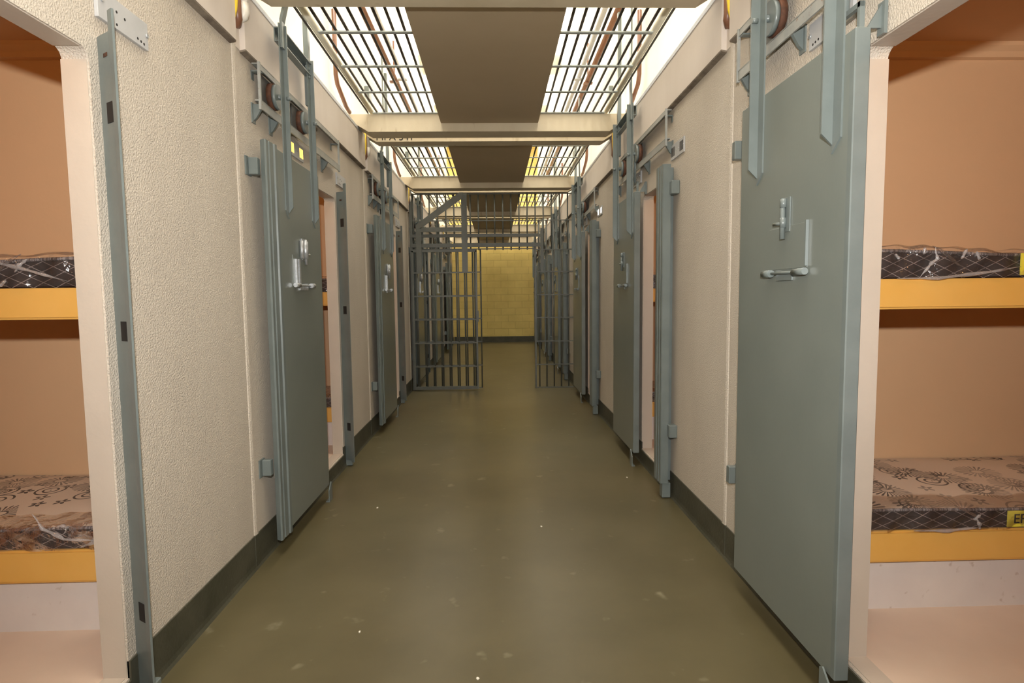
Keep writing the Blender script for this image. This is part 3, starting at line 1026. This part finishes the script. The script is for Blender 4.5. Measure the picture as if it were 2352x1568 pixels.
def cover_plate(s):
    X = lambda d: s * (W - d)
    y0, y1 = 1.837, 2.09
    t = thing('cover_plate', 'x', 'plate', (X(0.005), (y0 + y1) / 2, 2.14), 'bolted cover plates above the posts')
    mb = MB(); mb.box((X(0.0), y0, 2.143), (X(0.012), y1, 2.232), 0.001)
    build(mb, 'plate', M_PLATE, t)
    mb = MB()
    for y, z, r in ((y0 + 0.02, 2.200, 0.007), (y1 - 0.008, 2.190, 0.007)):
        mb.tube([(X(0.011), y, z), (X(0.0165), y, z)], r, 10)
    build(mb, 'bolt', M_GALV, t)
    mb = MB()
    for y, z in ((1.965, 2.19), (1.925, 2.195), (y0 + 0.05, 2.160), (y0 + 0.068, 2.158), (y0 + 0.086, 2.156), (y1 - 0.06, 2.160), (y1 - 0.042, 2.158), (y1 - 0.026, 2.156)):
        mb.tube([(X(0.0115), y, z), (X(0.0126), y, z)], 0.0045, 8)
    build(mb, 'hole', M_DARK, t, 'small dark holes')
    return t
def lc(s, k): return 'grey bolted cover plate above the %s doorway edge on the %s wall' % (ORD[k], SIDE[s])
for s in (-1, 1):
    o = cover_plate(s); o['label'] = lc(s, 0)
    for k in range(1, 6): dup(o, k * P, lc(s, k))

def vent(s, k, slot_mat, lab):
    X = lambda d: s * (W - d)
    y0 = 3.465 + (k - 1) * P
    y1 = y0 + 0.25
    t = thing('vent_plate', lab, 'vent', (X(0.005), y0 + 0.12, 2.13), 'slotted vent plates')
    mb = MB(); mb.box((X(0.0), y0, 2.132), (X(0.008), y1, 2.222), 0.001)
    build(mb, 'plate', M_PLATE, t)
    for base in (y0 + 0.014, y1 - 0.074):
      for i in range(4):
        mb = MB()
        mb.box((X(0.007), base + i * 0.017, 2.150), (X(0.0088), base + i * 0.017 + 0.010, 2.205))
        build(mb, 'slot', slot_mat, t, 'vertical slot lit from inside the cell' if slot_mat is not M_DARK else 'dark vertical slot')
    mb = MB()
    for y in (y0 + 0.006, y0 + 0.10, y1 - 0.11, y1 - 0.006):
        mb.tube([(X(0.007), y, 2.176), (X(0.0105), y, 2.176)], 0.0045, 8)
    build(mb, 'screw', M_GALV, t)
for k in range(1, 6):
    vent(-1, k, M_LAMP_Y if k == 1 else M_DARK, 'slotted vent plate %sabove the %s door on the left wall' % ('glowing yellow, ' if k == 1 else '', ORD[k - 1]))
    vent(1, k, M_LAMP_W if k == 2 else M_DARK, 'slotted vent plate %sabove the %s strike post on the right wall' % ('glowing white, ' if k == 2 else '', ORD[k - 1]))

# ------------------------------------------------------------------ pipes at the joints
def tube_thing(name, label, cat, pts, r, mat, group):
    mb = MB(); mb.tube(pts, r, 12)
    return tag(build(mb, name, mat), label, cat, group)
for k in range(0, 5):
    j = J(k)
    for s in (-1, 1):
        wh = 'in the %s wall joint on the %s' % (ORD[k], SIDE[s])
        x = s * 1.128
        pz = 2.60
        mb = MB()
        mb.tube([(x, j + 0.005, 2.90), (x, j + 0.005, 2.60), (x, j + 0.012, 2.575), (s * 1.14, j + 0.03, 2.560), (s * 1.165, j + 0.035, 2.56)], 0.019, 12)
        tag(build(mb, 'drain_pipe', M_BROWN), 'rusty brown drain pipe dropping ' + wh, 'pipe', 'brown pipes in the joints')
        if s < 0:
            mb = MB()
            mb.tube([(-1.112, j + 0.047, 2.90), (-1.112, j + 0.047, 2.655)], 0.016, 14)
            mb.tube([(-1.112, j + 0.047, 2.66), (-1.112, j + 0.048, 2.62), (-1.118, j + 0.050, 2.602), (-1.135, j + 0.054, 2.595), (-1.16, j + 0.056, 2.595)], [0.021, 0.021, 0.021, 0.021, 0.021], 14)
            tag(build(mb, 'drain_pipe', M_WHITE), 'white plastic pipe with an elbow ' + wh, 'pipe', 'white pipes in the joints')
        mb = MB()
        yy = j - 0.022
        mb.tube([(s * 1.120, yy, 2.90), (s * 1.120, yy, 2.65), (s * 1.124, yy - 0.004, 2.60), (s * 1.132, yy - 0.008, 2.565), (s * 1.155, yy - 0.008, 2.545)], 0.0095, 10)
        tag(build(mb, 'conduit', M_YPIPE), 'yellow flexible conduit bending into the wall ' + wh, 'conduit', 'yellow conduits in the joints')
        mb = MB(); mb.box((s * 1.1495, j - 0.035, 2.46), (s * 1.149, j + 0.06, 2.73)) if False else None
        # mortar lip left at the joint
        mb = MB(); mb.box((s * 1.146, j - 0.034, 2.455), (s * 1.152, j + 0.058, 2.72))
        tag(build(mb, 'joint_filler', M_FASCIA), 'pale mortar filler behind the pipes ' + wh, 'filler', 'mortar fillers in the joints')

# upper storey pipes and conduits seen through the gratings
for s, x, z, r, m, lab in ((-1, -1.06, 3.72, 0.030, M_BROWN, 'long brown pipe above the left gratings'),
                           (-1, -0.97, 3.74, 0.024, M_ALU, 'long grey pipe above the left gratings'),
                           (1, 1.10, 3.70, 0.028, M_BROWN, 'long brown pipe above the right gratings'),
                           (1, 1.00, 3.74, 0.024, M_ALU, 'long grey pipe above the right gratings')):
    mb = MB(); mb.tube([(x, J(0) + 0.3, z), (x, J(4) + 0.1, z)], r, 12)
    for k in range(0, 4):
        mb.box((x - 0.008, J(k) + 1.3, z), (x + 0.008, J(k) + 1.32, z + 0.4))
        mb.box((x - 0.05, J(k) + 1.28, z - r - 0.012), (x + 0.05, J(k) + 1.34, z - r))
    tag(build(mb, 'overhead_pipe', m), lab, 'pipe')
for s in (-1, 1):
    for k in range(0, 4):
        j = J(k)
        mb = MB()
        x = s * 1.18
        mb.tube([(x, j + 1.90, 3.5), (x, j + 1.90, 3.02), (x, j + 1.94, 2.96), (x, j + 2.2, 2.87), (x, j + 2.31, 2.86)], 0.017, 10)
        tag(build(mb, 'wall_pipe', M_BROWN), 'brown pipe bending down along the upper %s wall over the %s bay' % (SIDE[s], ORD[k]), 'pipe', 'brown pipes on the upper walls')

# upper storey gate boxes (small grey switch boxes on the upper walls)
for s in (-1, 1):
    for k in range(0, 4):
        mb = MB(); y = J(k) + 0.55
        mb.box((s * 1.236, y, 3.2), (s * 1.19, y + 0.12, 3.38), 0.006)
        tag(build(mb, 'switch_box', M_STEEL), 'small grey box on the upper %s wall in the %s bay' % (SIDE[s], ORD[k]), 'box', 'boxes on the upper walls')

# ------------------------------------------------------------------ barred gate across the corridor
GY = 8.12 - 0.09
def vbar(mb, x, z0, z1, y, r=0.0100): mb.tube([(x, y, z0), (x, y, z1)], r, 8)
def hbar(mb, x0, x1, z, y, h=0.007, d=0.005): mb.box((x0, y - d, z - h), (x1, y + d, z + h))

t = thing('barred_partition', 'fixed grey barred partition across the corridor with a doorway gap right of centre', 'bars', (0, GY + 0.10, 0))
y = GY + 0.10
for i in range(20):
    x = -1.08 + i * 0.1115
    if x > 1.1: break
    mb = MB(); vbar(mb, x, 1.93, 2.70, y); build(mb, 'bar', M_GATE, t)
for z, x1 in ((2.69, 1.12), (2.33, 1.12), (1.945, 0.60)):
    mb = MB(); hbar(mb, -1.12, x1, z, y - 0.012); build(mb, 'crossbar', M_GATE, t)
for z, hh in ((2.125, 0.021), (1.995, 0.026)):
    mb = MB(); mb.box((-1.10, y - 0.05, z - hh), (0.66, y - 0.02, z + hh)); build(mb, 'track', M_GATE, t, 'flat grey sliding track')
mb = MB(); mb.box((-1.13, y - 0.03, 0.0), (-1.09, y + 0.02, 2.70)); build(mb, 'side_post', M_GATE, t)

y = GY + 0.10
for i in range(9):
    mb = MB(); vbar(mb, -1.06 + i * 0.1115, 0.02, 1.94, y); build(mb, 'bar', M_GATE, t)
for z in (0.02, 0.34, 0.67, 0.99, 1.31, 1.63):
    mb = MB(); hbar(mb, -1.10, -0.16, z, y - 0.012); build(mb, 'crossbar', M_GATE, t)

for i in range(6):
    x = 0.64 + i * 0.102
    if x > 1.1: break
    mb = MB(); vbar(mb, x, 0.02, 2.33, y); build(mb, 'bar', M_GATE, t)
for z in (0.012, 0.336, 0.662, 0.992, 1.308, 1.628, 1.93):
    mb = MB(); hbar(mb, 0.58, 1.12, z, y - 0.012); build(mb, 'crossbar', M_GATE, t)
mb = MB(); mb.box((0.575, y - 0.02, 0.0), (0.598, y + 0.02, 1.97)); build(mb, 'edge_post', M_GATE, t)
mb = MB(); mb.box((0.66, y - 0.05, 1.62), (0.70, y - 0.03, 2.22)); build(mb, 'stop_bar', M_GATE, t)

t = thing('sliding_gate', 'sliding barred gate slid open to the left, with wide posts and a diagonal strut', 'gate', (-0.66, GY, 0.02))
y = GY
mb = MB(); mb.box((-1.10, y - 0.018, 0.018), (-0.215, y + 0.018, 0.06)); mb.box((-1.10, y - 0.014, 1.90), (-0.215, y + 0.014, 1.93)); mb.box((-1.10, y - 0.014, 0.03), (-1.075, y + 0.014, 1.92)); mb.box((-0.238, y - 0.014, 0.03), (-0.215, y + 0.014, 1.92))
build(mb, 'frame', M_GATE, t)
for i in range(8):
    mb = MB(); vbar(mb, -1.03 + i * 0.1115, 0.05, 1.91, y); build(mb, 'bar', M_GATE, t)
for z in (0.335, 0.66, 0.98, 1.30, 1.62):
    mb = MB(); hbar(mb, -1.09, -0.22, z, y - 0.010); build(mb, 'crossbar', M_GATE, t)
mb = MB(); mb.box((-1.03, y - 0.030, 1.61), (-0.96, y - 0.018, 2.26)); build(mb, 'hanger_post', M_GATE, t, 'wide flat grey post at the left')
mb = MB(); mb.box((-0.415, y - 0.030, 1.62), (-0.338, y - 0.018, 2.68)); build(mb, 'hanger_post', M_GATE, t, 'wide flat grey post rising to the beam')
mb = MB(); mb.prism([(-1.02, 2.21), (-0.97, 2.21), (-0.385, 2.62), (-0.385, 2.69), (-0.44, 2.69), (-1.02, 2.27)], 1, y - 0.042, y - 0.030); build(mb, 'diagonal_strut', M_GATE, t)
mb = MB(); mb.box((-0.97, y - 0.042, 2.168), (-0.41, y - 0.030, 2.228)); build(mb, 'top_rail', M_GATE, t)
for x in (-0.995, -0.376):
    mb = MB(); mb.tube([(x, y - 0.012, 2.08), (x, y + 0.012, 2.08)], 0.045, 20); build(mb, 'wheel', M_GATE, t)
mb = MB(); mb.box((-0.235, y - 0.035, 0.95), (-0.200, y - 0.010, 1.10)); build(mb, 'lock_plate', M_GATE, t)

# ------------------------------------------------------------------ litter on the floor
rr = random.Random(3)
for i, (x, yv) in enumerate(((-0.52, 2.2), (0.27, 3.2), (0.95, 4.05), (-0.05, 1.9), (-0.72, 3.55), (0.62, 1.7))):
    mb = MB()
    n = 6
    pts = [(x + 0.006 * rr.uniform(0.5, 1.1) * math.cos(2 * math.pi * q / n), yv + 0.009 * rr.uniform(0.5, 1.1) * math.sin(2 * math.pi * q / n)) for q in range(n)]
    mb.prism(pts, 2, 0.0, 0.003)
    tag(build(mb, 'floor_crumb', M_WHITE), 'tiny pale crumb of plaster lying on the corridor floor', 'crumb', 'crumbs of plaster on the floor')
